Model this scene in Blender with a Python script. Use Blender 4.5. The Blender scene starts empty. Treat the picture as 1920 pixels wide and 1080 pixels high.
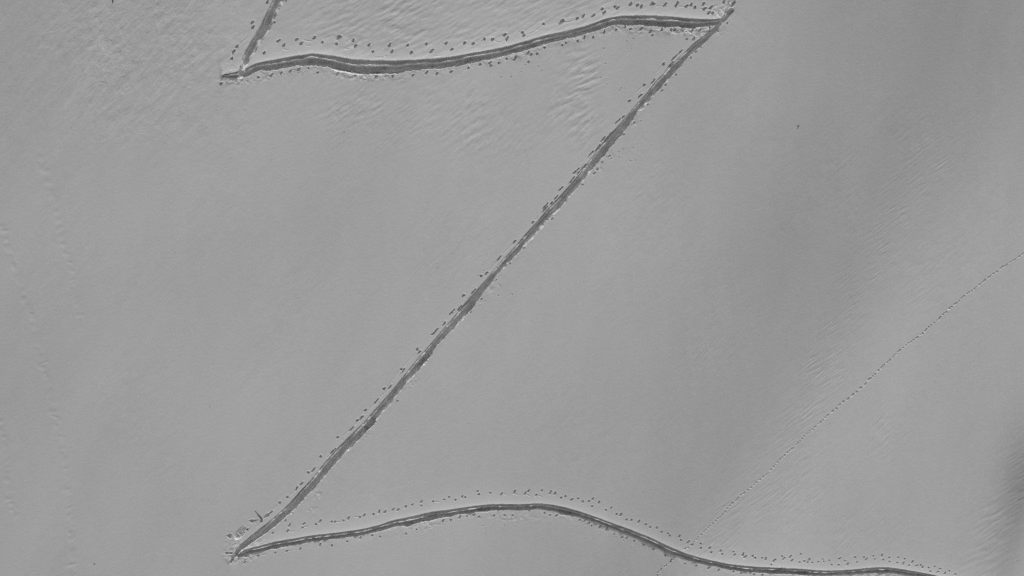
import bpy, bmesh, math, random
import numpy as np
from mathutils import Vector, noise as mnoise

random.seed(11)
RNG = np.random.default_rng(7)
S = bpy.context.scene
COL = S.collection

# ------------------------------------------------------------------ camera, sky, sun, exposure
CAM_H = 130.0                    # metres above the middle of the slope
TANH = 0.2735                    # half width of the view / distance
TX, TY = -0.03, 0.2126           # the slope falls about 12 degrees towards -Y, a little towards +X
SUN_AZ, SUN_EL = math.radians(72), math.radians(22)   # azimuth counted from +X

cam_d = bpy.data.cameras.new('camera')
cam_d.angle = 2 * math.atan(TANH)
cam_d.clip_start, cam_d.clip_end = 0.5, 2000
cam = bpy.data.objects.new('camera', cam_d)
cam.location = (0, 0, CAM_H)     # a drone looking straight down, image top = +Y
COL.objects.link(cam)
S.camera = cam

W = bpy.data.worlds.new('World')
S.world = W
W.use_nodes = True
nt = W.node_tree
bg = nt.nodes['Background']
sky = nt.nodes.new('ShaderNodeTexSky')
sky.sky_type = 'NISHITA'
sky.sun_disc = False
sky.sun_elevation = SUN_EL
sky.sun_rotation = math.pi / 2 - SUN_AZ
grey = nt.nodes.new('ShaderNodeRGBToBW')            # the photograph is black and white
nt.links.new(sky.outputs[0], grey.inputs[0])
nt.links.new(grey.outputs[0], bg.inputs[0])
bg.inputs[1].default_value = 0.15

sun_d = bpy.data.lights.new('sun', 'SUN')
sun_d.energy = 3.7
sun_d.angle = math.radians(1.0)
sun_d.color = (1, 1, 1)
sun = bpy.data.objects.new('sun', sun_d)
sd = Vector((math.cos(SUN_EL) * math.cos(SUN_AZ), math.cos(SUN_EL) * math.sin(SUN_AZ), math.sin(SUN_EL)))
sun.rotation_euler = sd.to_track_quat('Z', 'Y').to_euler()
sun.location = (30, 40, 60)
COL.objects.link(sun)

S.view_settings.view_transform = 'Standard'
S.view_settings.look = 'None'
S.view_settings.exposure = -0.355
S.view_settings.gamma = 1.0
S.view_settings.use_curve_mapping = False
S.cycles.use_denoising = False
S.cycles.max_bounces = 4
S.cycles.diffuse_bounces = 3

# ------------------------------------------------------------------ materials
def snow_material(name, base, spread, rough=0.75):
    m = bpy.data.materials.new(name)
    m.use_nodes = True
    t = m.node_tree
    p = t.nodes['Principled BSDF']
    p.inputs['Roughness'].default_value = rough
    p.inputs['Specular IOR Level'].default_value = 0.15
    geo = t.nodes.new('ShaderNodeNewGeometry')
    n = t.nodes.new('ShaderNodeTexNoise')
    n.inputs['Scale'].default_value = 2.3
    n.inputs['Detail'].default_value = 5
    t.links.new(geo.outputs['Position'], n.inputs['Vector'])
    r = t.nodes.new('ShaderNodeMapRange')
    r.inputs[1].default_value, r.inputs[2].default_value = 0.25, 0.75
    r.inputs[3].default_value, r.inputs[4].default_value = base - spread, base + spread
    t.links.new(n.outputs[0], r.inputs[0])
    c = t.nodes.new('ShaderNodeCombineColor')
    for k in range(3):
        t.links.new(r.outputs[0], c.inputs[k])
    t.links.new(c.outputs[0], p.inputs['Base Color'])
    return m

def plain_material(name, base, rough=0.85):
    return snow_material(name, base, base * 0.3, rough)

M_SNOW = snow_material('fresh snow', 0.80, 0.012)
M_PATH = snow_material('trodden snow', 0.74, 0.05)
M_PRINT = snow_material('pressed snow', 0.76, 0.03)
M_STONE = plain_material('dark stone', 0.03)
M_WOOD = plain_material('dark dead wood', 0.035)
M_CLOD = snow_material('loose snow', 0.80, 0.02)

# ------------------------------------------------------------------ plan of the slope
def soft(v, lim=45.0, span=60.0):
    a = np.abs(v)
    return np.sign(v) * np.where(a < lim, a, lim + span * np.tanh((a - lim) / span))

def plane_z(x, y):
    return TX * soft(x) + TY * soft(y)

def plan(px, py):
    """picture survey (1920 x 1080) to metres on the slope, swells included"""
    px, py = np.asarray(px, float), np.asarray(py, float)
    dx, dy = (px - 960) / 960 * TANH, -(py - 540) / 960 * TANH
    t = CAM_H / (1 + TY * dy + TX * dx)
    for _ in range(5):
        x, y = dx * t, dy * t
        t = CAM_H - plane_z(x, y) - swell_at(x, y)
    return dx * t, dy * t

M_PX = TANH * CAM_H / 960        # about 0.037 m per survey pixel

STEP = 0.029
def axis(a, b):
    inner = np.arange(a, b, STEP)
    g, d, out = [], STEP, 0.0
    while out < 420:
        d = min(d * 1.07, 12.0)
        out += d
        g.append(out)
    g = np.array(g)
    return np.concatenate([a - g[::-1], inner, inner[-1] + g]), len(g), len(inner)

XS, nx0, nxi = axis(-39.5, 39.5)
YS, ny0, nyi = axis(-23.0, 22.0)
NX, NY = len(XS), len(YS)
ix, iy = slice(nx0, nx0 + nxi), slice(ny0, ny0 + nyi)
X, Y = np.meshgrid(XS[ix].astype(np.float32), YS[iy].astype(np.float32))   # the finely built part
PZ = plane_z(X, Y).astype(np.float32)
H = np.zeros_like(X)
LAB = np.zeros(X.shape, np.int32)

# ------------------------------------------------------------------ noise
def perlin(x, y, seed=0):
    r = np.random.default_rng(seed)
    perm = r.permutation(256).astype(np.int32)
    ang = r.random(256) * 2 * np.pi
    gx, gy = np.cos(ang).astype(np.float32), np.sin(ang).astype(np.float32)
    xi, yi = np.floor(x).astype(np.int32), np.floor(y).astype(np.int32)
    fx, fy = (x - xi).astype(np.float32), (y - yi).astype(np.float32)
    u, v = fx * fx * fx * (fx * (fx * 6 - 15) + 10), fy * fy * fy * (fy * (fy * 6 - 15) + 10)
    def corner(i, j):
        h = perm[(perm[(xi + i) & 255] + yi + j) & 255]
        return gx[h] * (fx - i) + gy[h] * (fy - j)
    a, b, c, d = corner(0, 0), corner(1, 0), corner(0, 1), corner(1, 1)
    return (a + u * (b - a)) * (1 - v) + (c + u * (d - c)) * v

def sstep(a, b, x):
    t = np.clip((x - a) / (b - a), 0, 1)
    return t * t * (3 - 2 * t)

def streak(u, v, lam, ang, aspect, seed, warp=0.0):
    """broken crests running at ang (degrees, counted up from +u), lam survey pixels apart"""
    a = math.radians(ang)
    along = u * math.cos(a) - v * math.sin(a)
    across = u * math.sin(a) + v * math.cos(a)
    if warp:
        across = across + warp * lam * perlin(u / (lam * 6), v / (lam * 6), seed + 91)
    return perlin(across / lam, along / (lam * aspect), seed)

def ell(u, v, cx, cy, rx, ry, rot=0):
    a = math.radians(rot)
    du, dv = u - cx, v - cy
    p = (du * math.cos(a) - dv * math.sin(a)) / rx
    q = (du * math.sin(a) + dv * math.cos(a)) / ry
    return np.exp(-(p * p + q * q) ** 1.4)

def window(cx, cy, rx, ry):
    """rows and columns of the fine part that hold this survey box"""
    x0, y0 = plan(cx - rx, cy + ry); x1, y1 = plan(cx + rx, cy - ry)
    xa, _ = plan(cx - rx, cy - ry); xb, _ = plan(cx + rx, cy + ry)
    x0, x1 = min(x0, xa), max(x1, xb)
    i0 = max(0, int((x0 - X[0, 0]) / STEP) - 2); i1 = min(nxi, int((x1 - X[0, 0]) / STEP) + 3)
    j0 = max(0, int((y0 - Y[0, 0]) / STEP) - 2); j1 = min(nyi, int((y1 - Y[0, 0]) / STEP) + 3)
    return slice(j0, max(j1, j0)), slice(i0, max(i1, i0))

# ------------------------------------------------------------------ broad swells of the slope
def tilt(u, v):
    """how much each part of the slope leans away from (-) or towards (+) the low sun"""
    crest = 1745 - .00030 * (v + 200) ** 2 - .05 * v
    d = u - crest
    t = -1.25 * np.exp(-(np.abs(np.minimum(d, 0)) / 310) ** 1.6) * np.where(d > 0, np.exp(-(d / (125 + 150 * (1 - sstep(0, 450, v)))) ** 2), 1) * (1.0 - .15 * sstep(480, 900, v))
    t = t + .55 * np.exp(-((d - 170) / 120) ** 2) * sstep(200, 600, v)
    t = t - .6 * np.exp(-((u - 1960) / 300) ** 2 - ((v + 60) / 380) ** 2)
    c2 = 1930 - .00075 * np.maximum(v - 790, -300) ** 2
    d2 = u - c2
    t = t - 2.0 * np.exp(-(d2 / np.where(d2 > 0, 34, 48)) ** 2) * np.exp(-((v - 890) / 95) ** 2)
    t = t - .8 * np.exp(-(d2 / np.where(d2 > 0, 30, 70)) ** 2) * np.exp(-((v - 990) / 130) ** 2)
    t = t + .25 * np.exp(-((u - 950) / 330) ** 2) - .35 * np.exp(-((u - 20) / 170) ** 2)
    t = t - .30 * np.exp(-((u - 200) / 260) ** 2 - ((v + 40) / 200) ** 2)
    t = t + .50 * perlin((u + .2 * v) / 230 + 4.4, v / 300, 5) + 0.22 * perlin((u + .38 * v) / 80, v / 260, 6) + 0.12 * perlin((u + .42 * v) / 38, v / 130, 8)
    return t

TV = np.arange(-700.0, 1800.0, 5.0)
TU = np.arange(-1500.0, 3500.0, 5.0)
_tu, _tv = np.meshgrid(TU, TV)
SHEAR = 1 / math.tan(SUN_AZ)                     # columns of the field run along the sun's bearing
_tu = _tu - (_tv - 540) * SHEAR
_edge = sstep(-1000, -200, _tu) * (1 - sstep(2150, 3000, _tu)) * sstep(-650, -150, _tv) * (1 - sstep(1250, 1750, _tv))
_h = np.cumsum(tilt(_tu, _tv) * _edge, 0) * 5.0 / math.sin(SUN_AZ) * M_PX * .062     # leaning, summed down the slope, gives the height
_h -= _h[np.searchsorted(TV, 540.0)][None, :]
SWELL = _h

def swell(u, v):
    a = np.clip((u + (v - 540) * SHEAR - TU[0]) / 5.0, 0, len(TU) - 1.001); b = np.clip((v - TV[0]) / 5.0, 0, len(TV) - 1.001)
    i, j = a.astype(np.int32), b.astype(np.int32)
    f, g = a - i, b - j
    return ((SWELL[j, i] * (1 - f) + SWELL[j, i + 1] * f) * (1 - g) + (SWELL[j + 1, i] * (1 - f) + SWELL[j + 1, i + 1] * f) * g)

def swell_at(x, y):
    """x, y in metres; the swell field is stored on the plain slope as seen from above its middle"""
    pz = np.minimum(plane_z(x, y), 60)
    return swell(960 + 960 / TANH * x / (CAM_H - pz), 540 - 960 / TANH * y / (CAM_H - pz))

H += swell_at(X, Y).astype(np.float32)
U = (960 + 960 / TANH * X / (CAM_H - PZ - H)).astype(np.float32)
V = (540 - 960 / TANH * Y / (CAM_H - PZ - H)).astype(np.float32)

# ------------------------------------------------------------------ wind texture of the snow
K = M_PX / 0.95    # turns a slope into a height for noise of wavelength lam pixels
def add_streak(mask, lam, ang, aspect, slope, seed, warp=0.3, sl=(slice(None), slice(None)), sharp=False):
    lam = lam * .62
    n = streak(U[sl], V[sl], lam, ang, aspect, seed, warp)
    n = n - .22 * np.abs(n) + .30 * streak(U[sl], V[sl], lam * .45, ang + 6, aspect * .8, seed + 7, warp)
    if sharp:                                   # broken crust: flat flakes with a sudden edge
        tt = n * 3.2
        n = .5 * (np.floor(tt) + sstep(.80, 1.0, tt - np.floor(tt)))
    H[sl] += (mask * n * slope * lam * K).astype(np.float32)

patch = 0.55 + 0.9 * perlin(U / 160, V / 190, 31)
add_streak(np.clip(patch, 0.2, 1.3), 26, 64, 4, 0.018, 1)
add_streak(np.clip(patch, 0.2, 1.3), 9, 55, 3.5, 0.020, 2)
add_streak(1.0, 4.5, 50, 2.5, 0.022, 3)
add_streak(1.0, 60, 74, 5, 0.010, 4)
add_streak(np.clip(.3 + 1.2 * perlin(U / 210, V / 260, 33), 0, 1.2), 26, 66, 6, 0.014, 9)

def zone(cx, cy, rx, ry, lam, ang, aspect, slope, seed, rot=0, warp=0.5, sharp=False):
    r = max(rx, ry) * 1.9
    sl = window(cx, cy, r, r)
    if X[sl].size == 0:
        return
    m = ell(U[sl], V[sl], cx, cy, rx, ry, rot)
    m = m * np.clip(0.75 + 1.1 * perlin(U[sl] / (lam * 4), V[sl] / (lam * 4), seed + 500), 0.1, 1.5)
    add_streak(m, lam, ang, aspect, slope, seed, warp, sl, sharp)

def band(points, r, lam, ang, aspect, slope, seed):
    px = np.array(points, float)
    n = max(2, int(np.hypot(*(px[-1] - px[0])) / (r * 0.9)))
    tt = np.linspace(0, len(px) - 1, n)
    cx = np.interp(tt, np.arange(len(px)), px[:, 0]); cy = np.interp(tt, np.arange(len(px)), px[:, 1])
    r2 = r * 2.2
    sl = window((cx.min() + cx.max()) / 2, (cy.min() + cy.max()) / 2,
                (cx.max() - cx.min()) / 2 + r2, (cy.max() - cy.min()) / 2 + r2)
    m = 0
    for a, b in zip(cx, cy):
        m = np.maximum(m, ell(U[sl], V[sl], a, b, r, r * 1.3))
    m = m * np.clip(0.75 + 1.2 * perlin(U[sl] / (lam * 7), V[sl] / (lam * 7), seed + 500), 0.05, 1.5)
    add_streak(m, lam, ang, aspect, slope, seed, 0.4, sl)

# crusted, flaking snow in the upper left
zone(250, 90, 330, 190, 15, 60, 4, 0.036, 11)
zone(300, 60, 200, 110, 10, 52, 2.5, 0.042, 12)
zone(230, 90, 280, 150, 34, 60, 3, 0.017, 13, sharp=True)
zone(260, 60, 240, 110, 20, 50, 2.2, 0.028, 43, sharp=True)
zone(330, 230, 160, 90, 26, 40, 2, 0.012, 44, sharp=True)
zone(120, 140, 180, 130, 16, 66, 4, 0.028, 14)
# coarse ripples above and below the top traverse
zone(800, 25, 230, 75, 14, 30, 3.4, 0.095, 15)
zone(690, 60, 110, 60, 13, 27, 2.8, 0.085, 16)
zone(770, 210, 190, 80, 11, 38, 3.5, 0.045, 17)
zone(890, 225, 45, 75, 15, 48, 3.2, 0.10, 18, rot=-20)
zone(660, 205, 50, 40, 10, 40, 3, 0.085, 19)
zone(1085, 140, 42, 75, 14, 27, 3.4, 0.100, 20)
zone(1075, 225, 55, 50, 15, 42, 3.5, 0.105, 21)
zone(1075, 20, 160, 45, 11, 27, 4, 0.080, 22)
zone(960, 265, 60, 60, 10, 60, 4, 0.060, 23)
# fine wind ripples on the right
band([(1760, 300), (1680, 380), (1640, 470), (1600, 560), (1545, 690)], 42, 6, 37, 8, 0.080, 24)
band([(1545, 690), (1500, 800), (1460, 880), (1410, 950), (1340, 1010)], 45, 6, 38, 8, 0.086, 25)
zone(1490, 930, 40, 75, 7, 52, 5, 0.11, 26, rot=-15)
zone(1590, 1000, 45, 55, 7, 50, 6, 0.075, 27)
zone(1660, 990, 50, 50, 7, 50, 6, 0.055, 28)
zone(1730, 520, 70, 120, 8, 46, 5, 0.055, 29)
zone(1660, 820, 40, 60, 8, 48, 5, 0.075, 30)
zone(1330, 665, 60, 60, 9, 55, 4, 0.060, 31)
zone(1580, 330, 40, 110, 9, 55, 4, 0.050, 32, rot=10)
zone(1230, 350, 60, 45, 9, 45, 4, 0.045, 33)
zone(1710, 260, 50, 60, 9, 50, 4, 0.050, 34)
band([(1945, 830), (1900, 930), (1865, 1010), (1830, 1075)], 42, 10, 32, 6, 0.070, 35)
# soft old tracks fading along the left edge
for pts, n, amp in (([(3, 425), (30, 510), (60, 600), (85, 700), (108, 800)], 44, .010),
                    ([(72, 285), (85, 330), (100, 380), (120, 460), (140, 540), (152, 590)], 26, .009),
                    ([(112, 820), (128, 920), (135, 1000), (133, 1080)], 22, .011),
                    ([(2, 790), (12, 860), (18, 940), (30, 970)], 15, .010)):
    p = np.array(pts, float)
    for k in range(n):
        t = k / (n - 1) * (len(p) - 1)
        cx = np.interp(t, range(len(p)), p[:, 0]) + random.uniform(-4, 4)
        cy = np.interp(t, range(len(p)), p[:, 1]) + random.uniform(-2, 2)
        sl = window(cx, cy, 22, 22)
        if X[sl].size:
            H[sl] -= (amp * .75 * random.choice((-.5, .4, .8, 1.0, 1.2)) * ell(U[sl], V[sl], cx, cy, random.uniform(4, 10),
                                                         random.uniform(2.5, 6), random.uniform(-20, 60))).astype(np.float32)

# ------------------------------------------------------------------ the trodden zigzag
LEGS = {
 'A': ('path', 'short steep arm of the trodden snow path leaving the top edge above the upper left turn',
  [(552,-52,18),(537,-26,18),(522,0,18),(507,30,18),(493,58,18),(478,82,17),(466,100,16),(459,118,12),(453,132,10),(450,142,8)]),
 'B': ('path', 'long wavy upper arm of the trodden snow path across the top of the slope',
  [(420,142.5,5),(429,142.5,8),(446,140.5,12),(462,136,14),(480,127,15),(510,122,17),(540,117,18),(585,111,20),(622,116,22),(660,124,24),(697,126,24),
   (735,126,23),(785,122,19),(835,118,18),(900,106,17),(950,96,16),(990,84,15),(1025,74,15),(1062,65.5,14),(1100,56,14),
   (1137,43,15),(1162,38,15),(1200,38.5,18),(1237,40,19),(1267,41,17),(1300,43.5,16),(1325,43,13),(1345,41,9),(1356,37,6)]),
 'C': ('path', 'straight diagonal arm of the trodden snow path crossing the middle of the slope',
  [(1372,20,9),(1357,36,9),(1342,55,9),(1323,72,11),(1307,83,12),(1287,103,12),(1267,123,14),(1250,142,15),(1233,160,15),
   (1217,180,14),(1192,207,14),(1170,235,15),(1150,257,17),(1132,279,18),(1115,300,16),(1095,327,15),(1075,350,15),(1055,374,16),
   (1032,397,16),(1010,423,15),(990,444,15),(975,462,14),(947,491,12),(920,522,11),(897,550,14),(880,572,18),(860,595,17),
   (840,617,14),(814,646,12),(794,671,16),(775,694,15),(755,717,13),(735,742,14),(715,765,15),(690,795,17),(665,820,18),
   (640,845,18),(617,870,17),(590,903,16),(567,928,16),(547,950,16),(527,968,15),(507,985,15),(487,1000,14),(467,1015,12),
   (450,1028,10),(440,1042,7),(432,1053,4)]),
 'D': ('path', 'long curving lower arm of the trodden snow path running to the bottom edge',
  [(440,1043,5),(458,1036,8),(472,1032,11),(487,1029,12),(517,1022,14),(550,1016,13),(583,1010,13),(617,1006,12),(650,1002,12),(683,997,12),
   (717,989,13),(737,982,14),(775,975,16),(812,967,16),(850,961,14),(887,955,13),(925,951,13),(975,951,12),(1012,949,12),
   (1037,952,12),(1062,958,13),(1087,964,11),(1125,977,10),(1150,987,11),(1175,996,12),(1212,1011,13),(1250,1029,13),
   (1287,1044,12),(1325,1054,11),(1362,1062,11),(1400,1067,12),(1450,1070,13),(1500,1072,12),(1537,1074,10),(1565,1074,9),
   (1602,1072,10),(1640,1069,12),(1665,1069,12),(1690,1072,11),(1715,1076,10),(1740,1080,9),(1800,1094,9),(1900,1116,9)]),
 'E': ('path', 'narrow twin strand of the trodden snow path leaving the top edge beyond the upper right turn',
  [(1358,30,3),(1364,16,6),(1369,4,8),(1374,-10,9),(1384,-40,9)]),
}
# kind of profile: depth of shelf, depth of floor, where the shelf ends, berm heights
PROF = {'A': (.05, .36, -.62, .030, .012), 'B': (.070, .30, -.22, .085, .036), 'C': (.040, .32, -.50, .026, .011),
        'D': (.040, .26, -.12, .070, .016), 'E': (.05, .28, -.2, .010, .02)}
LEG_ID = {}
CENTRE = {}
for li, key in enumerate('ECABD'):
    pts = np.array(LEGS[key][2], float)
    LEG_ID[key] = li + 1
    gx, gy = plan(pts[:, 0], pts[:, 1])
    width = pts[:, 2] * M_PX
    a, b = np.array([gx[0], gy[0]]), np.array([gx[-1], gy[-1]])
    ch = (b - a) / np.hypot(*(b - a))
    nrm = np.array([ch[1], -ch[0]])
    if nrm @ np.array([0.45, -1.0]) < 0:
        nrm = -nrm                                  # points to the downhill side
    t = (gx - a[0]) * ch[0] + (gy - a[1]) * ch[1]
    c = (gx - a[0]) * nrm[0] + (gy - a[1]) * nrm[1]
    order = np.argsort(t); t, c, width = t[order], c[order], width[order]
    td = np.arange(t[0], t[-1] + .05, .05)
    cd = np.interp(td, t, c)
    ker = np.hanning(17); ker /= ker.sum()
    pad = lambda z: np.convolve(np.concatenate([np.full(8, z[0]), z, np.full(8, z[-1])]), ker, 'valid')
    cd = pad(cd); wd = pad(np.interp(td, t, width))
    cosd = np.cos(np.arctan(np.gradient(cd, .05)))
    CENTRE[key] = (a, ch, nrm, td, cd, wd)
    T = (X - a[0]) * ch[0] + (Y - a[1]) * ch[1]
    N = (X - a[0]) * nrm[0] + (Y - a[1]) * nrm[1]
    near = (T > td[0] - .8) & (T < td[-1] + .8) & (np.abs(N - np.interp(T, td, cd)) < 2.6)
    T, N = T[near], N[near]
    Tc = np.clip(T, td[0], td[-1])
    off = (N - np.interp(Tc, td, cd)) * np.interp(Tc, td, cosd)
    half = np.interp(Tc, td, wd) / 2
    over = np.maximum(td[0] - T, T - td[-1])        # beyond the ends
    off = np.sign(off) * np.hypot(off, np.maximum(over, 0))
    q = off / half
    # ragged edges: the uphill edge is cut clean, the downhill edge is kicked out
    q = q + .07 * perlin(T / .5, q * 0 + 3.3, 40 + li) + .05 * perlin(T / .16, q * 0 + 1.7, 60 + li)
    rag = .20 * perlin(T / .9, q * 0 + 9.1, 70 + li) + .15 * perlin(T / .34, q * 0 + 5.1, 80 + li) + (.09 if key in 'BD' else .03) * perlin(T / .15, q * 0 + 2.1, 85 + li)
    rag_amt = {'A': .9, 'B': 1.4, 'C': 1.3, 'D': 1.3, 'E': .3}[key]
    ql = np.where(q > 0, q / (1 + rag_amt * 1.2 * rag), q)
    d1, d2, qs, bn, bs = PROF[key]
    scale = np.clip(half / (.29 if key != 'D' else .24), .45, 1.15)
    qsv = qs + .22 * perlin(T / 2.2, q * 0 + .7, 90 + li) + .08 * perlin(T / .5, q * 0 + 4.7, 95 + li)
    shelf_on = sstep(-.35, .25, perlin(T / 3.1, q * 0 + 8.8, 100 + li) + (.25 if key in 'BD' else .05))
    d1v = d1 * shelf_on + d2 * .75 * (1 - shelf_on)
    d1v = d1v * np.clip(1 + 1.2 * perlin(T / 1.3, q * 0 + 6.6, 105 + li), .4, 1.8)
    dep = d1v * sstep(-1.04, -.90, q)
    rise = {'B': .35, 'C': .12, 'A': .12}.get(key, .45) * sstep(.1, .95, ql + .35 * perlin(T / .6, ql * 1.3, 108 + li))     # the floor climbs towards the downhill lip
    d2v = d2 * np.clip(1 + .55 * perlin(T / 1.9, q * .4 + 2.2, 109 + li) + .35 * perlin(T / .55, q * 1.1, 113 + li), .5, 1.5)
    dep = dep + (d2v * (1 - rise) - d1v) * sstep(qsv - .04, qsv + .16, q)
    dep = dep - (d1v + bn * (.80 if key in 'BD' else .65)) * shelf_on * np.clip(.9 + .8 * perlin(T / 1.1, q * 0 + 3.9, 107 + li), .2, 1.25) * np.exp(-((q - qsv + .06) / np.maximum(.10, .05 / half)) ** 2)
    dep = dep * (1 - sstep(.93, 1.03, ql))
    # trodden floor: boot steps across the way, ruts along it
    inside = sstep(-1.0, -.8, q) * (1 - sstep(.88, 1.02, ql))
    floor = (.095 * perlin(T / .42, q * .9, 110 + li) + .070 * perlin(T / 1.6, q * 4, 120 + li)
             + .030 * perlin(T / .16, q * 2.5, 130 + li) + .003 * RNG.standard_normal(T.shape))
    h = -dep * scale + floor * inside
    # cornice on the uphill rim, spoil on the downhill rim
    dn = (-q - 1) * half; ds = (ql - 1) * half
    h += bn * np.where(q < -.98, np.exp(-np.clip(dn, 0, 9) / (.55 if key in 'BD' else .38)) + (.16 if key in 'BD' else .10) * np.exp(-np.clip(dn, 0, 9) / .09), 0)
    spoil = np.where(ql > .95, np.exp(-(np.clip(ds, 0, 9) / (.42 if key in 'BD' else .22)) ** 1.5), 0) * sstep(.9, 1.1, ql)
    lump = .55 + .9 * perlin(T / .9, ds / .6, 140 + li)
    fine = perlin(T / .30, ds / .22, 150 + li) * .32 + perlin(T / .13, ds / .10, 160 + li) * .16
    h += bs * spoil * np.clip(lump + fine, -.15, 1.8) - (.028 if key == 'D' else .012) * np.where(ql > 1, np.exp(-np.clip(ds, 0, 9) / .45), 0)
    fade = 1 - sstep(.0, .35, over)
    if key in 'BD':                                   # the traverses run out into the turns
        pass
    cur = H[near]
    hh = np.where(inside > .02, np.minimum(h * fade, .075) , h * fade)
    # where legs meet, the deeper one wins
    lab = LAB[near]
    base = CUT[near] if li else np.zeros_like(cur)
    if li == 0:
        CUT = np.zeros_like(H)
    newcut = np.where((lab > 0) & (inside < .5), base, np.where(lab > 0, np.minimum(base, hh), base + hh))
    CUT[near] = newcut
    lab = np.where((inside > .12) & (over < .1), li + 1, lab)
    LAB[near] = lab
H += CUT

def path_offset(px, py, key):
    a, ch, nrm, td, cd, wd = CENTRE[key]
    x, y = plan(px, py)
    t = (x - a[0]) * ch[0] + (y - a[1]) * ch[1]; n = (x - a[0]) * nrm[0] + (y - a[1]) * nrm[1]
    return n - np.interp(t, td, cd), np.interp(t, td, wd) / 2

# deeper scoops where someone stood or slid inside the path: centre, half sizes, direction, depth
for cx, cy, rx, ry, ang, dep in ((797,674,14,6,48,.20),(694,795,14,6.5,45,.20),(808,971,13,5,20,.18),(768,983,8,4,20,.16),(908,955,13,5,0,.16),
                            (1060,962,12,4.5,-8,.16),(985,953,20,4,0,.08),(1465,1071,13,6,4,.14),(1505,1074,12,5,5,.14),
                            (664,136,16,3.2,-10,.09),(636,131,12,3.2,-12,.08),(704,137,17,3.0,-4,.09),(742,134,14,3,2,.08),(1235,44,22,4.5,-5,.12),(1290,50,16,4,-8,.12),
                            (880,575,12,6,45,.12),(1130,285,14,7,50,.10)):
    sl = window(cx, cy, rx * 2, rx * 2)
    a = math.radians(ang)
    u, v = U[sl] - cx, V[sl] - cy
    p, qv = (u * math.cos(a) - v * math.sin(a)) / rx, (u * math.sin(a) + v * math.cos(a)) / ry
    r = np.hypot(np.where(p > 0, p * 1.0, p * .8), qv) + .34 * perlin(U[sl] / 5, V[sl] / 3, 7) + .25 * perlin(U[sl] / 2.2, V[sl] / 1.6, 8)
    f = 1 - sstep(.72, 1.08, r)
    H[sl] -= (dep * f).astype(np.float32)
    LAB[sl] = np.where((f > .3) & (LAB[sl] == 0), LEG_ID['C' if ang > 40 else ('B' if cy < 200 else 'D')], LAB[sl])

# churned snow around the turns and below the path
def churn(cx, cy, rx, ry, slope, seed, rot=0, lam=5):
    zone(cx, cy, rx, ry, lam, 52, 1.8, slope * .42, seed, rot, warp=.6)
    zone(cx, cy, rx, ry, lam * 2.2, 48, 1.6, slope * .38, seed + 1, rot, warp=.6)
for k, (cx, cy, rx, ry, sl_, rot) in enumerate((
    (460,1038,26,13,.65,15),(462,1028,14,10,.65,15),(445,1018,18,26,.32,40),(455,1050,22,8,.45,10),(430,1040,12,12,.4,0),(480,1018,22,10,.3,15),(440,149,28,9,.6,0),(436,140,18,6,.4,0),(455,157,14,7,.35,10),(440,128,22,10,.25,10),
    (1352,22,20,20,.32,50),(1285,58,60,7,.7,-3),(1210,58,50,7,.30,0),(1318,62,22,10,.6,20),(680,143,70,7,.5,-3),(560,133,60,6,.25,0),
    (775,716,12,9,.45,40),(690,812,14,9,.35,40),(593,928,10,9,.40,30),(588,960,14,10,.22,30),(962,970,55,7,.30,-3),(800,986,60,8,.28,15),
    (1105,300,10,22,.30,-40),(1118,318,10,10,.40,0),(920,540,10,24,.25,-40),(898,565,9,12,.25,-40),(1480,1078,60,5,.35,0),(1640,1080,50,6,.35,0),
    (1060,966,30,6,.3,-10),(970,104,50,7,.20,14),(1150,56,40,6,.25,15),(1187,228,8,8,.4,0),(1145,293,8,10,.3,0),(500,146,40,5,.3,10))):
    churn(cx, cy, rx, ry, sl_, 300 + 2 * k, rot)

# thin drag marks left by boots and pole tips
DRAGS = [[(529,90),(536,94),(543,94)],[(570,75),(578,77),(586,76)],[(572,85),(585,86)],[(645,91),(656,92)],[(702,108),(716,108),(728,103)],[(815,105),(830,104)],
 [(927,76),(934,80),(942,79)],[(990,65),(1004,58),(1014,49)],[(1057,42),(1066,42),(1080,37)],[(1231,11),(1240,12)],[(1270,12),(1284,13)],[(1310,16),(1322,18),(1336,15),(1343,7)],
 [(1271,102),(1258,120),(1240,143)],[(1256,122),(1240,144),(1226,160)],[(1243,121),(1231,138)],[(1224,155),(1210,171)],[(1208,160),(1190,176)],
 [(1143,254),(1132,266)],[(1119,281),(1108,292)],[(1092,315),(1081,330)],[(1070,341),(1060,354)],[(1041,374),(1022,394),(1014,405)],[(999,418),(1010,404)],
 [(964,454),(942,478)],[(934,487),(913,512),(904,527)],[(886,549),(874,566)],[(860,580),(846,595)],[(783,657),(745,700),(716,740),(690,772)],[(731,727),(706,752),(684,778)],
 [(677,785),(656,806),(640,820)],[(623,849),(612,860)],[(557,916),(540,932)],[(524,943),(508,961),(498,967)],[(484,974),(472,978)],[(490,978),(481,990)],
 [(472,52),(462,72),(446,86)],[(501,6),(494,22),(488,33)],[(542,997),(552,996)],[(570,988),(580,987)],[(628,979),(640,978)],[(664,969),(672,970)],[(815,941),(825,941)],[(944,927),(952,927)],[(966,926),(973,929)],[(986,926),(994,931)],[(1009,929),(1018,932)],
 [(543,132),(556,131)],[(1365,43),(1370,37)],[(490,1041),(500,1039)],[(540,1033),(546,1032)],[(1010,15),(1004,25)]]
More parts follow.
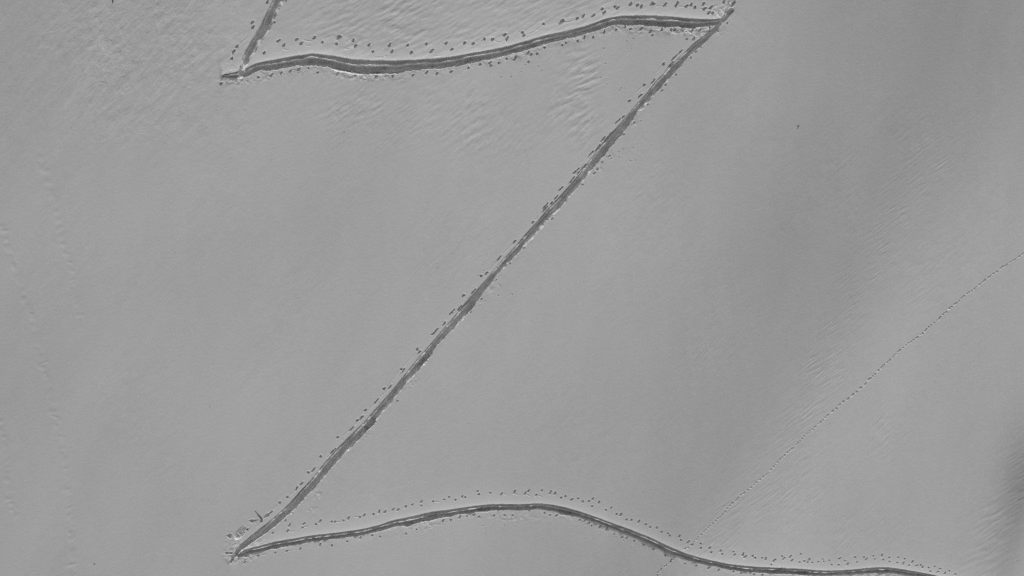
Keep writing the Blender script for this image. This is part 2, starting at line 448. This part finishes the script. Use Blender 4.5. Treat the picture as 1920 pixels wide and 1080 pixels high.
for d in DRAGS:
    d = np.array(d, float)
    L = np.concatenate([[0], np.cumsum(np.hypot(*np.diff(d, axis=0).T))])
    for s in np.arange(0, L[-1], .7):
        cx, cy = np.interp(s, L, d[:, 0]), np.interp(s, L, d[:, 1])
        sl = window(cx, cy, 3, 3)
        r = np.hypot(U[sl] - cx, V[sl] - cy)
        f = np.minimum(1, 1.5 * math.sin(math.pi * min(.98, s / L[-1] + .04)))
        CUTD = -(.022 * f * (1 - sstep(.3, 1.3, r)))
        H[sl] = np.where(LAB[sl] == 0, H[sl] + CUTD * .35, H[sl]).astype(np.float32)

# ------------------------------------------------------------------ boot prints and animal prints
def grp(s):
    return [tuple(float(v) for v in w.split(',')) for w in s.split()]
PR = {}
PR['upper_B'] = grp("495,99.5 521,77 532,85 556,74 564,82 589,71 604,79.5 635,70.5 631,82.5 662,76 666,87 691,85 699,97 729.5,86 734,98 764,85 771,99 799,82.5 808,97 835.5,82 847,92.5 871,81 887,82 908,73.5 923.5,74 946,65.5 950,74 979.5,61 982,66.5 1019,45 1053,41 1082,35 1093,31 1111,30.5 1129,17 1132,24.5 1153,12.5 1157,16 1181,9 1195,10 1202,13 1221,8 1226,7.5 1246,9.5 1267,11 1270,6 1286,12.5 1295,10 1303,14 1319,7.5 1320,17 1332,15 1328,25 1336,25 1357,4")
PR['left_A'] = grp("501,4.5 472.5,42.5 474,51 444,87 437.5,97.5 434.5,110 414,157")
PR['right_A'] = grp("514,42 507,46 535,1")
PR['lower_B'] = grp("484,145 507.5,142 527,137 543,134.5 559,131 578,128 595.5,136 632,139 666,142 704,144.5 736,143 774,141 799,137 819,138 845,135 878,127.5 900,121 917.5,119 920.5,123 935,118 950,110 967,107 964,112 989,100 996,102.5 1007,101 1021,89.5 991,116 1054,84.5 1061,80 1083,77 1094.5,72 1112,70 1132.5,61 1155,56 1172,51 1181,55 1201,55 1218,60 1223,66 1240,57 1258,56 1265,56 1278,56 1297,59 1311,58 1288,73 1300,74 1331,52 1330,58")
PR['left_C'] = grp("1274,99 1262,110 1244,120 1256,122 1224,153 1208,159 1200,180 1180,189 1168,219.5 1156,229 1143,252 1136,260 1129.5,262 1119.5,279 1106,290 1092,315 1084.5,324 1078,322.5 1070,340 1050,355 1041,372 1034,381 1021,388 1020,394 999,417 964.5,453 934,486 912,512.5 902,517.5 886,548 869,554 860,579 845.5,587 832.5,607 811,626 816,622 782,655 786,660.5 752.5,692 756,695 720,729 730.5,726 704,754 685,769 677.5,783 670,788 659,804.5 633,820 623,847 601,856 587.5,881 578,886 565,907 556,916 539,932 524.5,942.5 500,967 490,977 472.5,977 464,993 430,1005")
PR['right_C'] = grp("1364,43 1346,59 1314,89 1305,97 1295,108 1267.5,140 1248,159 1241,170 1214.5,196 1170,252 1189,230 1142.5,292 1129,304 1120,317.5 1114,325 1092.5,346 1041,399 1035,410.5 930,525 956,494 982.5,465 902.5,561 882.5,586 745,752 511,999.5 535,976 547,962")
PR['upper_D'] = grp("538,997 542,986 567,989 569,982.5 592.5,983 599,979 622,978 628,978 644,976 653,972 675,969 682,967 700,964 710,961 720.5,960.5 736,956 745.5,957 760,950.5 773,946 789,941 790,947.5 812,940 833,937 842,932 854,937 866,932 872,932.5 895.5,920.5 897.5,927 919,924 939,927.5 964,924 984,926 990,921 1005.5,928 1016,919.5 1031,925 1040,926 1052,933 1060,930.5 1071,937 1084,934.5 1092.5,940.5 1104,939.5 1111,935.5 1110,949 1122.5,942.5 1136,956 1146,952 1156,964 1163,966 1174.5,974 1184,975 1197,979 1210.5,983 1219,988 1231,989.5 1240.5,997 1252.5,1000 1256,1004 1273,1006 1277,1012.5 1289,1017.5 1298,1021 1314,1019 1314,1027.5 1330,1028 1334,1035.5 1351,1033 1354.5,1039 1375.5,1034.5 1377.5,1040 1392.5,1041 1396,1045 1411,1042.5 1416,1046 1429,1046 1435,1049.5")
PR['upper_D_far'] = grp("1454,1049 1450,1052.5 1446,1059 1466,1043 1468,1049 1480.5,1045 1484,1052 1499,1054 1501,1039 1508,1052 1516,1050 1512.5,1056 1523,1054.5 1534,1053 1543,1048 1544.5,1052.5 1555,1050.5 1559.5,1058.5 1573,1047.5 1572.5,1059 1584,1051 1587.5,1059 1603,1045 1607,1054 1620,1045 1623,1049.5 1637.5,1042.5 1640,1048 1653,1042.5 1656,1049.5 1667.5,1045 1667.5,1053 1684,1045 1682,1055 1696,1047.5 1693,1057.5 1709.5,1055 1704,1059.5 1717,1061 1726,1059.5 1729,1064 1741,1064 1752.5,1062 1744,1071 1762.5,1066 1756,1073 1779.5,1070.5 1770.5,1076 1791,1076")
PR['lower_D'] = grp("457.5,1055 484,1042 516,1036 537.5,1033 562,1030 599,1023 622,1023 651,1015 675,1009 697.5,1004 712.5,1006 761,1001 781,993 830,977.5 845,975 861,971 875,968 888,966 898,969 926,967 946,966 961,966 1021,962 1031,965.5 1042.5,967.5 1087,975 1095,977 1103,982 1109,986 1124,989 1137,993 1151,1001 1165.5,1008 1174.5,1009.5 1189,1014 1207,1022 1225,1030 1247.5,1041 1257.5,1052.5 1284.5,1057 1305.5,1061 1328,1066 1347,1070 1375,1072 1389,1075.5 1407,1074 1414,1077.5 1429.5,1078")
SIZE = {'upper_B': (3.9, 2.3), 'left_A': (4.6, 2.3), 'right_A': (4, 2), 'lower_B': (3.3, 2.0), 'left_C': (4.2, 2.5), 'right_C': (3.4, 1.4),
        'upper_D': (2.8, 1.7), 'upper_D_far': (2.3, 1.4), 'lower_D': (2.7, 1.6)}
DEPTH = {'right_C': .09, 'lower_B': .12, 'upper_D_far': .10, 'lower_D': .11, 'upper_D': .11}
LABEL = {
 'upper_B': ('dark boot print in the staggered line running along the uphill side of the top arm', 'boot prints above the top arm of the path'),
 'left_A': ('large smeared boot print on the left of the short arm at the upper left turn', 'boot prints left of the short top arm'),
 'right_A': ('small boot print against the right edge of the short arm at the upper left turn', 'boot prints right of the short top arm'),
 'lower_B': ('boot print among loose snow along the downhill side of the top arm', 'boot prints below the top arm of the path'),
 'left_C': ('dark boot print in the line on the upper left side of the diagonal arm', 'boot prints on the left of the diagonal arm'),
 'right_C': ('small thin boot print close to the lower right edge of the diagonal arm', 'boot prints on the right of the diagonal arm'),
 'upper_D': ('boot print in the line above the lower arm, left of the two streams of small prints', 'boot prints above the lower arm of the path'),
 'upper_D_far': ('tiny boot print in the double line above the far right end of the lower arm', 'boot prints above the far end of the lower arm'),
 'lower_D': ('boot print in loose snow along the downhill side of the lower arm', 'boot prints below the lower arm of the path'),
}
LABEL['upper_D'] = ('boot print in the long line above the lower arm from the lower left turn', 'boot prints above the lower arm of the path')
SPECIAL = {(635, 70.5): 'biggest boot print of the upper pair above the bend of the top arm',
           (1053, 41): 'widest boot print above the top arm, with a long drag mark on its right',
           (414, 157): 'lone boot print below the pointed tip of the upper left turn',
           (1357, 4): 'round boot print beside the twin strand at the top edge of the picture',
           (430, 1005): 'deep square pit with a dark hole left of the oval snow imprint',
           (472.5, 977): 'wedge shaped print with a tail, just below the black stick',
           (490, 977): 'boot print touching the lower end of the black stick',
           (500, 967): 'long boot print just right of the black stick',
           (457.5, 1055): 'lowest boot print at the lower left turn, below the path tip'}
PRINTS = []      # (id, name, label, category, group, extra)
pid = 10
def stamp(cx, cy, a, b, ang, depth, lab_id, seed, tail=None, ragged=.16):
    sl = window(cx, cy, a * 3 + 3, a * 3 + 3)
    if X[sl].size == 0:
        return False
    th = math.radians(ang)
    u, v = U[sl] - cx, V[sl] - cy
    p, q = u * math.cos(th) - v * math.sin(th), u * math.sin(th) + v * math.cos(th)
    phi = np.arctan2(q / b, p / a)
    rr = random.Random(seed)
    rad = 1 + ragged * (np.cos(2 * phi + rr.uniform(0, 6)) * .5 + np.cos(3 * phi + rr.uniform(0, 6)) + .5 * np.cos(5 * phi + rr.uniform(0, 6)))
    r = np.hypot(p / a, q / b) / rad
    r = r * (1 + .12 * np.where(p > 0, q * 0, 0))
    if tail:
        tl, tw, ta = tail
        t2 = th + math.radians(ta)
        ex, ey = cx + a * .8 * math.cos(th) , cy - a * .8 * math.sin(th)
        u2, v2 = U[sl] - ex - tl * .6 * math.cos(t2), V[sl] - ey + tl * .6 * math.sin(t2)
        p2, q2 = u2 * math.cos(t2) - v2 * math.sin(t2), u2 * math.sin(t2) + v2 * math.cos(t2)
        r = np.minimum(r, np.hypot(p2 / tl, q2 / tw))
    f = 1 - sstep(.92, 1.06, r)
    lip = (.005 if lab_id and 3000 <= seed < 4000 else min(.013, depth * .10)) * np.exp(-((r - 1.12) / .35) ** 2) * np.clip((cy - V[sl]) / max(b, 1.0), 0, 1)
    inner = .012 * perlin(U[sl] / 1.7, V[sl] / 1.7, seed % 97)
    on_path = (LAB[sl] > 0) & (LAB[sl] < 10)
    H[sl] += np.where(on_path, 0, -f * (depth - inner) + lip).astype(np.float32)
    m = (f > .12) & (LAB[sl] == 0)
    LAB[sl] = np.where(m, lab_id, LAB[sl])
    return int(m.sum()) > 3

for key, pts in PR.items():
    A, B = SIZE[key]
    leg = key.split('_')[1]
    for k, (cx, cy) in enumerate(pts):
        a, b = A * random.uniform(.70, 1.08), B * random.uniform(.80, 1.08)
        ang = random.gauss(56, 9)
        tail = None
        if leg == 'C' and key == 'left_C':
            off, half = path_offset(cx, cy, 'C')
            if abs(off) < half + .36:
                a, b, ang = random.uniform(3.8, 6.4), random.uniform(1.1, 1.6), random.gauss(50, 4)
                if random.random() < .5: tail = (random.uniform(3, 5), .9, random.uniform(-4, 4))
            else:
                a, b = random.uniform(2.6, 3.4), random.uniform(1.8, 2.2)
        elif key == 'right_C':
            ang = random.gauss(49, 6)
        elif key == 'left_A':
            ang = random.gauss(58, 5); tail = (random.uniform(3, 5), 1.2, 180)
        elif random.random() < .38:
            tail = (random.uniform(1.6, 2.8), random.uniform(1.0, 1.5), random.gauss(-8, 14))
        if (cx, cy) == (635, 70.5): a, b = 6.5, 3.2
        if (cx, cy) == (1053, 41): a, b, ang = 7, 3, 42
        if (cx, cy) == (472.5, 977): a, b, ang, tail = 4.4, 3.0, 12, (5.5, 1.1, 2)
        if (cx, cy) == (500, 967): a, b, ang, tail = 6.5, 2.6, 35, (6, 1.2, 8)
        if (cx, cy) == (430, 1005): a, b, ang, tail = 4.5, 3.8, 20, None
        if (cx, cy) == (414, 157): tail = None
        dep = DEPTH.get(key, .14)
        lab, g = LABEL[key]
        lab = SPECIAL.get((cx, cy), lab)
        name = 'boot_print' if key != 'upper_D_far' else 'boot_print'
        if stamp(cx, cy, a, b, ang, dep, pid, 1000 + pid, tail):
            PRINTS.append((pid, name, lab, 'footprint', g, key)); pid += 1
        # toe scrapes and crumbs pressed beside some prints
        if random.random() < .25 and key in ('lower_B', 'lower_D', 'upper_B', 'left_C'):
            stamp(cx + random.uniform(-7, 7), cy + random.uniform(-6, 6), random.uniform(.9, 1.8), .8, 50, .03, 0, pid + 77)

# the animal trail
TR = np.array([(1940,462),(1917.5,476),(1900,487.5),(1877,502.5),(1855,519.5),(1835,534.5),(1807,556),(1781,578),(1756,601),(1727.5,626),(1697,648),
 (1667,676),(1632,709),(1624,719),(1606,734),(1582,753),(1560,772),(1535,795),(1510,816),(1490,836),(1470,854),(1449,878),(1440,887),
 (1416,907),(1391,927),(1375,942),(1357,962),(1340,979),(1321,995),(1305,1012),(1292,1024),(1282,1031)], float)
TR2 = np.array([(1265,1046),(1250,1059),(1240,1067),(1235,1072),(1231,1080)], float)
for line, n in ((TR, 150), (TR2, 11)):
    L = np.concatenate([[0], np.cumsum(np.hypot(*np.diff(line, axis=0).T))])
    s = 0.0
    while s < L[-1]:
        cx, cy = np.interp(s, L, line[:, 0]), np.interp(s, L, line[:, 1])
        x2, y2 = np.interp(s + 6, L, line[:, 0]), np.interp(s + 6, L, line[:, 1])
        ang = math.degrees(math.atan2(cy - y2, x2 - cx))
        if ang < -90: ang += 180
        big = 1555 < cx < 1632
        a = random.uniform(1.8, 3.8) if not big else random.uniform(2.6, 5.0)
        b = random.uniform(1.05, 1.5) if not big else random.uniform(1.2, 1.7)
        if 1440 < cx < 1535 and random.random() < .35: a, b = a * .7, b * .75
        side = random.choice((-1, 1)) * random.uniform(.1, .8)
        r = math.radians(ang)
        if stamp(cx + side * math.sin(r), cy + side * math.cos(r), a, b, ang + random.gauss(4, 9), (.028 if 1470 > cx > 1290 or 1535 > cx > 1470 else .048) * random.uniform(.7, 1.3), pid, 3000 + pid, None, .12):
            lab = 'small paw print in the single line of an animal trail climbing to the right edge' if line is TR else \
                  'small paw print of the animal trail where it goes on below the lower arm'
            if big: lab = 'long merged paw print in the darkest middle stretch of the animal trail'
            PRINTS.append((pid, 'paw_print', lab, 'paw print', 'prints of the animal trail' if line is TR else 'prints of the animal trail below the path', 'animal'))
            pid += 1
        s += a * 1.15 + random.choice((.6, 1.6, 2.4, 4.2)) + random.uniform(0, 1.2) if not big else a * 1.6 + random.uniform(2.5, 5)

# oval imprint beside the lower left turn
IMP = pid; pid += 1
sl = window(452, 997, 26, 26)
u, v = U[sl] - 451, V[sl] - 998
th = math.radians(52)
p, q = (u * math.cos(th) - v * math.sin(th)), (u * math.sin(th) + v * math.cos(th))
r = np.hypot(p / 16, np.where(q > 0, q / 8, q / 7))
f = 1 - sstep(.82, 1.06, r)
rough = perlin(p / 4, q / 1.6, 41) * .035 + perlin(p / 2, q / 1.2, 42) * .02
H[sl] += np.where(LAB[sl] == 0, -f * (.045 + .045 * (-(u * .31 - v * .95)) / 14 - 1.9 * rough), 0).astype(np.float32)
LAB[sl] = np.where((f > .3) & (LAB[sl] == 0), IMP, LAB[sl])
PRINTS.append((IMP, 'snow_imprint', 'shallow oval imprint with a rough grooved bottom left of the lower left turn', 'imprint', None, 'imprint'))
# twin dark strips above the upper right turn belong to the path
for cx, cy, a, b, ang, d in ((1375, 7, 7.5, 2.3, 56, .14), (430, 1037, 7, 2.0, -4, .10), (425, 1037, 2.6, 2.5, 0, .10), (435, 1052, 6, 2.2, 55, .12), (470, 1031, 6, 3, 20, .10), (454, 1041, 4, 3, 60, .10), (466, 1038, 8, 2, 12, .09), (421, 142, 5, 3, 10, .15), (450, 1040, 7, 3, 40, .12), (462, 1042, 5, 3, 15, .12)):
    stamp(cx, cy, a, b, ang, d, LEG_ID['E'] if cy < 100 else (LEG_ID['B'] if cy < 200 else LEG_ID['D']), 51, None, .12)
# specks: tiny pits kicked by rolling crumbs
for cx, cy in grp("1132,90.5 1135,119 1138,157 1165,165 1162,169 1016,133 1010,124 958,144 939,145 977,134.5 984,122 1175,77 1187,72 1184,91 1126,145 1201,227 1187,277 1169.5,279 1160,284 1161,294 1182,301 1191,300 1146,297 934,554 960,552 938,535 911,564 589,953 585,952 805,990 946,985 904,986"):
    stamp(cx, cy, random.uniform(1.2, 2.2), random.uniform(.7, 1.0), random.gauss(52, 8), .05, 0, int(cx * 7), None, .1)

H += (RNG.standard_normal(H.shape) * .0002).astype(np.float32)

# ------------------------------------------------------------------ build the sheet and cut it into its objects
XG, YG = np.meshgrid(XS, YS)
ZG = plane_z(XG, YG)
ZG0 = ZG.copy()
far = np.hypot(np.maximum(np.abs(XG) - 40, 0), np.maximum(np.abs(YG) - 23, 0))
sw = swell_at(XG, YG) * np.exp(-far / 40)
ZG = ZG + sw
dedge = far[iy, ix]
ZG[iy, ix] = PZ + H
LABG = np.zeros(XG.shape, np.int32)
LABG[iy, ix] = LAB

def height(px, py):
    x, y = plan(px, py)
    i, j = np.searchsorted(XS, x) - 1, np.searchsorted(YS, y) - 1
    fx, fy = (x - XS[i]) / (XS[i + 1] - XS[i]), (y - YS[j]) / (YS[j + 1] - YS[j])
    z = (ZG[j, i] * (1 - fx) + ZG[j, i + 1] * fx) * (1 - fy) + (ZG[j + 1, i] * (1 - fx) + ZG[j + 1, i + 1] * fx) * fy
    return float(x), float(y), float(z)

VERT = np.stack([XG, YG, ZG], -1).reshape(-1, 3).astype(np.float32)
jj, ii = np.meshgrid(np.arange(NY - 1), np.arange(NX - 1), indexing='ij')
v0 = (jj * NX + ii).ravel().astype(np.int32)
QUAD = np.stack([v0, v0 + 1, v0 + NX + 1, v0 + NX], -1)
FLAB = LABG[:-1, :-1].ravel()
# every print is one connected hollow: stray faces go back to the open slope
_fj, _fi = np.nonzero(LABG[:-1, :-1] >= 10)
_cells = {}
for _a, _b, _l in zip(_fj.tolist(), _fi.tolist(), LABG[_fj, _fi].tolist()):
    _cells.setdefault(_l, set()).add((_a, _b))
for _l, _todo in _cells.items():
    best, parts = set(), []
    while _todo:
        stack = [_todo.pop()]; comp = set(stack)
        while stack:
            _a, _b = stack.pop()
            for nb in ((_a + 1, _b), (_a - 1, _b), (_a, _b + 1), (_a, _b - 1)):
                if nb in _todo:
                    _todo.remove(nb); comp.add(nb); stack.append(nb)
        parts.append(comp)
    best = max(parts, key=len)
    for comp in parts:
        if comp is not best:
            for _a, _b in comp:
                FLAB[_a * (NX - 1) + _b] = 0

def link_faces(name, quads, mat):
    used = np.zeros(len(VERT), bool); used[quads.ravel()] = True
    remap = np.cumsum(used, dtype=np.int32) - 1
    co = VERT[used]; q = remap[quads]
    me = bpy.data.meshes.new(name)
    me.vertices.add(len(co)); me.vertices.foreach_set('co', co.ravel())
    me.loops.add(q.size); me.loops.foreach_set('vertex_index', q.ravel())
    me.polygons.add(len(q)); me.polygons.foreach_set('loop_start', np.arange(0, q.size, 4, dtype=np.int32))
    me.polygons.foreach_set('use_smooth', np.zeros(len(q), bool))
    me.update(calc_edges=True)
    me.materials.append(mat)
    o = bpy.data.objects.new(name, me)
    COL.objects.link(o)
    return o

def small_faces(name, quads, mat):
    ids, inv = np.unique(quads.ravel(), return_inverse=True)
    co = VERT[ids].astype(float)
    cen = co.mean(0); cen[2] = co[:, 2].min()
    me = bpy.data.meshes.new(name)
    me.from_pydata((co - cen).tolist(), [], inv.reshape(-1, 4).tolist())
    me.materials.append(mat)
    o = bpy.data.objects.new(name, me)
    o.location = cen
    COL.objects.link(o)
    return o

order = np.argsort(FLAB, kind='stable')
sl_ = FLAB[order]
def faces_of(i, j=None):
    return order[np.searchsorted(sl_, i):np.searchsorted(sl_, (j or i) + 1)]

ground = link_faces('ground', QUAD[np.sort(faces_of(0))], M_SNOW)
ground['kind'] = 'structure'
ground['label'] = 'open snow slope with wind ripples under low side light'
ground['category'] = 'snow'
for key in 'ABCDE':
    f = faces_of(LEG_ID[key])
    if len(f) == 0: continue
    o = small_faces('path', QUAD[f], M_PATH)
    o['kind'] = 'structure'; o['label'] = LEGS[key][1]; o['category'] = 'path'

def tag(o, label, cat, group=None, kind=None):
    o['label'] = label; o['category'] = cat
    if group: o['group'] = group
    if kind: o['kind'] = kind

sizes = np.bincount(FLAB, minlength=pid)
boots = [p for p in PRINTS if p[1] == 'boot_print' and sizes[p[0]] > 0]
keep = set(p[0] for p in sorted(boots, key=lambda p: -sizes[p[0]] - (1e6 if p[2] in SPECIAL.values() else 0))[:300])
rest = []
for p in PRINTS:
    if sizes[p[0]] == 0: continue
    if p[1] == 'boot_print' and p[0] not in keep:
        rest.append(p[0]); continue
    o = small_faces(p[1], QUAD[faces_of(p[0])], M_PRINT)
    special = p[2] in SPECIAL.values()
    tag(o, p[2], p[3], None if special else p[4])
if rest:
    o = small_faces('boot_prints', QUAD[np.concatenate([faces_of(i) for i in rest])], M_PRINT)
    tag(o, 'smallest scattered boot prints along both sides of the path', 'footprints', None, 'stuff')

# ------------------------------------------------------------------ things lying on the snow
def lump_mesh(name, sx, sy, sz, seed, mat, sub=2, rough=.35, facet=True):
    bm = bmesh.new()
    bmesh.ops.create_icosphere(bm, subdivisions=sub, radius=1)
    for v in bm.verts:
        n = mnoise.noise(v.co * 1.3 + Vector((seed * 3.1, seed, 0))) + .5 * mnoise.noise(v.co * 3 + Vector((0, seed, seed)))
        v.co *= 1 + rough * n
        v.co = Vector((v.co.x * sx, v.co.y * sy, v.co.z * sz))
    me = bpy.data.meshes.new(name)
    bm.to_mesh(me); bm.free()
    me.materials.append(mat)
    return me

def put(me, name, px, py, sink=.0, rz=0.0):
    o = bpy.data.objects.new(name, me)
    x, y, z = height(px, py)
    o.location = (x, y, z - sink)
    o.rotation_euler = (0, 0, rz)
    COL.objects.link(o)
    return o

def tube_mesh(name, pts, radii, mat, extra=()):
    """one continuous skin of rings along pts; extra = further (pts, radii) runs rooted in the first"""
    bm = bmesh.new()
    for P, R in ((pts, radii),) + tuple(extra):
        rings = []
        for k, p in enumerate(P):
            d = (Vector(P[min(k + 1, len(P) - 1)]) - Vector(P[max(k - 1, 0)])).normalized()
            s = d.cross(Vector((0, 0, 1))); s = s.normalized() if s.length > 1e-4 else Vector((1, 0, 0))
            u = s.cross(d)
            rings.append([bm.verts.new(Vector(p) + (s * math.cos(a) + u * math.sin(a)) * R[k]) for a in [2 * math.pi * i / 8 for i in range(8)]])
        for a, b in zip(rings, rings[1:]):
            for i in range(8):
                bm.faces.new((a[i], a[(i + 1) % 8], b[(i + 1) % 8], b[i]))
        bm.faces.new(rings[0][::-1]); bm.faces.new(rings[-1])
    bmesh.ops.recalc_face_normals(bm, faces=bm.faces)
    me = bpy.data.meshes.new(name)
    bm.to_mesh(me); bm.free()
    me.materials.append(mat)
    return me

def lie(name, line, radii, mat, lift=-.014, knots=(), extra=()):
    """a twig following the snow along a survey line"""
    d = np.array(line, float)
    L = np.concatenate([[0], np.cumsum(np.hypot(*np.diff(d, axis=0).T))])
    n = max(6, int(L[-1] / 1.2))
    P, R = [], []
    x0, y0, z0 = height(*line[0])
    for k in range(n + 1):
        s = L[-1] * k / n
        x, y, z = height(np.interp(s, L, d[:, 0]), np.interp(s, L, d[:, 1]))
        r = np.interp(s, L, radii)
        for ks, kr in knots:
            r += kr * math.exp(-((s / L[-1] - ks) / .035) ** 2)
        P.append((x - x0, y - y0, z - z0 + lift + r * .2)); R.append(float(r))
    # straighten the height so a stick does not dive into pits
    zs = np.array([p[2] for p in P]); tt = np.linspace(0, 1, len(P))
    zl = np.polyval(np.polyfit(tt, zs, 1), tt)
    shift = max(0.0, float(np.max(zs - zl)) * .0)
    P = [(p[0], p[1], max(float(z_) + shift, p[2] - .03)) for p, z_ in zip(P, zl)]
    me = tube_mesh(name, P, R, mat, extra)
    o = bpy.data.objects.new(name, me); o.location = (x0, y0, z0)
    COL.objects.link(o)
    return o

o = lie('stick', [(478, 957.5), (484, 964.5), (489, 970), (492.2, 973.6)], [.018, .024, .030, .026], M_WOOD, knots=((.45, .022), (.63, .018), (.80, .020), (.92, .018)))
tag(o, 'straight black stick lying on the snow by the lower left turn', 'stick')
o = lie('twig', [(173, 1053), (175.8, 1056.2), (178, 1057.6), (180.5, 1056.8)], [.010, .014, .019, .010], M_WOOD)
tag(o, 'short hooked dark twig lying alone near the lower left corner', 'twig')
o = lie('twig', [(1906.5, 1050.3), (1910, 1052.3), (1914, 1054.5)], [.012, .015, .009], M_WOOD)
tag(o, 'short straight dark twig lying near the lower right corner', 'twig')
o = lie('twig', [(211, -3), (211.7, 2), (211.6, 5.8)], [.028, .040, .022], M_WOOD)
tag(o, 'broken dark twig poking from the crusted snow at the upper left edge', 'twig')

o = put(lump_mesh('stone', .058, .045, .05, 4, M_STONE, 3, .3), 'stone', 1496.9, 235.8, .012, .2)
tag(o, 'small black stone alone on the smooth snow right of the diagonal arm', 'stone')
for k, (px, py, r, lab) in enumerate(((645.3, 247.5, .030, 'tiny dark stone on rippled snow below the bend of the top arm'),
                       (393.3, 762, .022, 'tiny dark stone on plain snow left of the diagonal arm'),
                       (1081.5, 437.5, .020, 'tiny dark stone right of the middle of the diagonal arm'),
                       (821, 502.5, .020, 'tiny dark stone left of the middle of the diagonal arm'),
                       (1104.5, 410, .018, 'tiny dark stone right of the diagonal arm, above the other speck there'))):
    o = put(lump_mesh('pebble', r * 1.2, r, r, 20 + k, M_STONE, 2, .3), 'pebble', px, py, r * .3)
    tag(o, lab, 'pebble')

# loose clods thrown out of the path
clod_meshes = [lump_mesh('snow_clod', 1, .8, .6, 50 + k, M_CLOD, 2, .45) for k in range(7)]
def clod(px, py, r, lab, g):
    i, j = np.searchsorted(XS, plan(px, py)[0]) - 1, np.searchsorted(YS, plan(px, py)[1]) - 1
    if not (0 <= px <= 1920 and 0 <= py <= 1080) or LABG[j, i] != 0:
        return
    o = put(random.choice(clod_meshes), 'snow_clod', px, py, r * .3, random.uniform(0, 6.28))
    o.scale = (r, r, r * random.uniform(.7, 1.0))
    tag(o, lab, 'snow clod', g)

def strew(key, side, n, lo, hi, far_, lab, g, bias=None):
    pts = LEGS[key][2]
    for _ in range(n):
        t = random.uniform(0, len(pts) - 1.001) if bias is None else random.triangular(*bias) * (len(pts) - 1.001)
        k = int(t); f = t - k
        (x0, y0, w0), (x1, y1, w1) = pts[k], pts[k + 1]
        px, py, w = x0 + (x1 - x0) * f, y0 + (y1 - y0) * f, w0 + (w1 - w0) * f
        dx, dy = x1 - x0, y1 - y0
        L = math.hypot(dx, dy)
        nx_, ny_ = -dy / L, dx / L
        if nx_ * .45 + ny_ < 0: nx_, ny_ = -nx_, -ny_
        d = side * (w / 2 + 1.5 + random.expovariate(1 / far_))
        clod(px + nx_ * d, py + ny_ * d, random.uniform(lo, hi) * (1 if random.random() > .15 else 1.5), lab, g)

strew('B', 1, 60, .025, .05, 7, 'loose snow clod on the downhill side of the top arm', 'snow clods below the top arm')
strew('C', 1, 34, .018, .032, 9, 'loose snow clod on the lower right side of the diagonal arm', 'snow clods right of the diagonal arm')
strew('D', 1, 45, .020, .042, 6, 'loose snow clod on the downhill side of the lower arm', 'snow clods below the lower arm')
strew('A', 1, 6, .025, .05, 3, 'loose snow clod beside the short arm at the upper left turn', 'snow clods beside the short top arm')
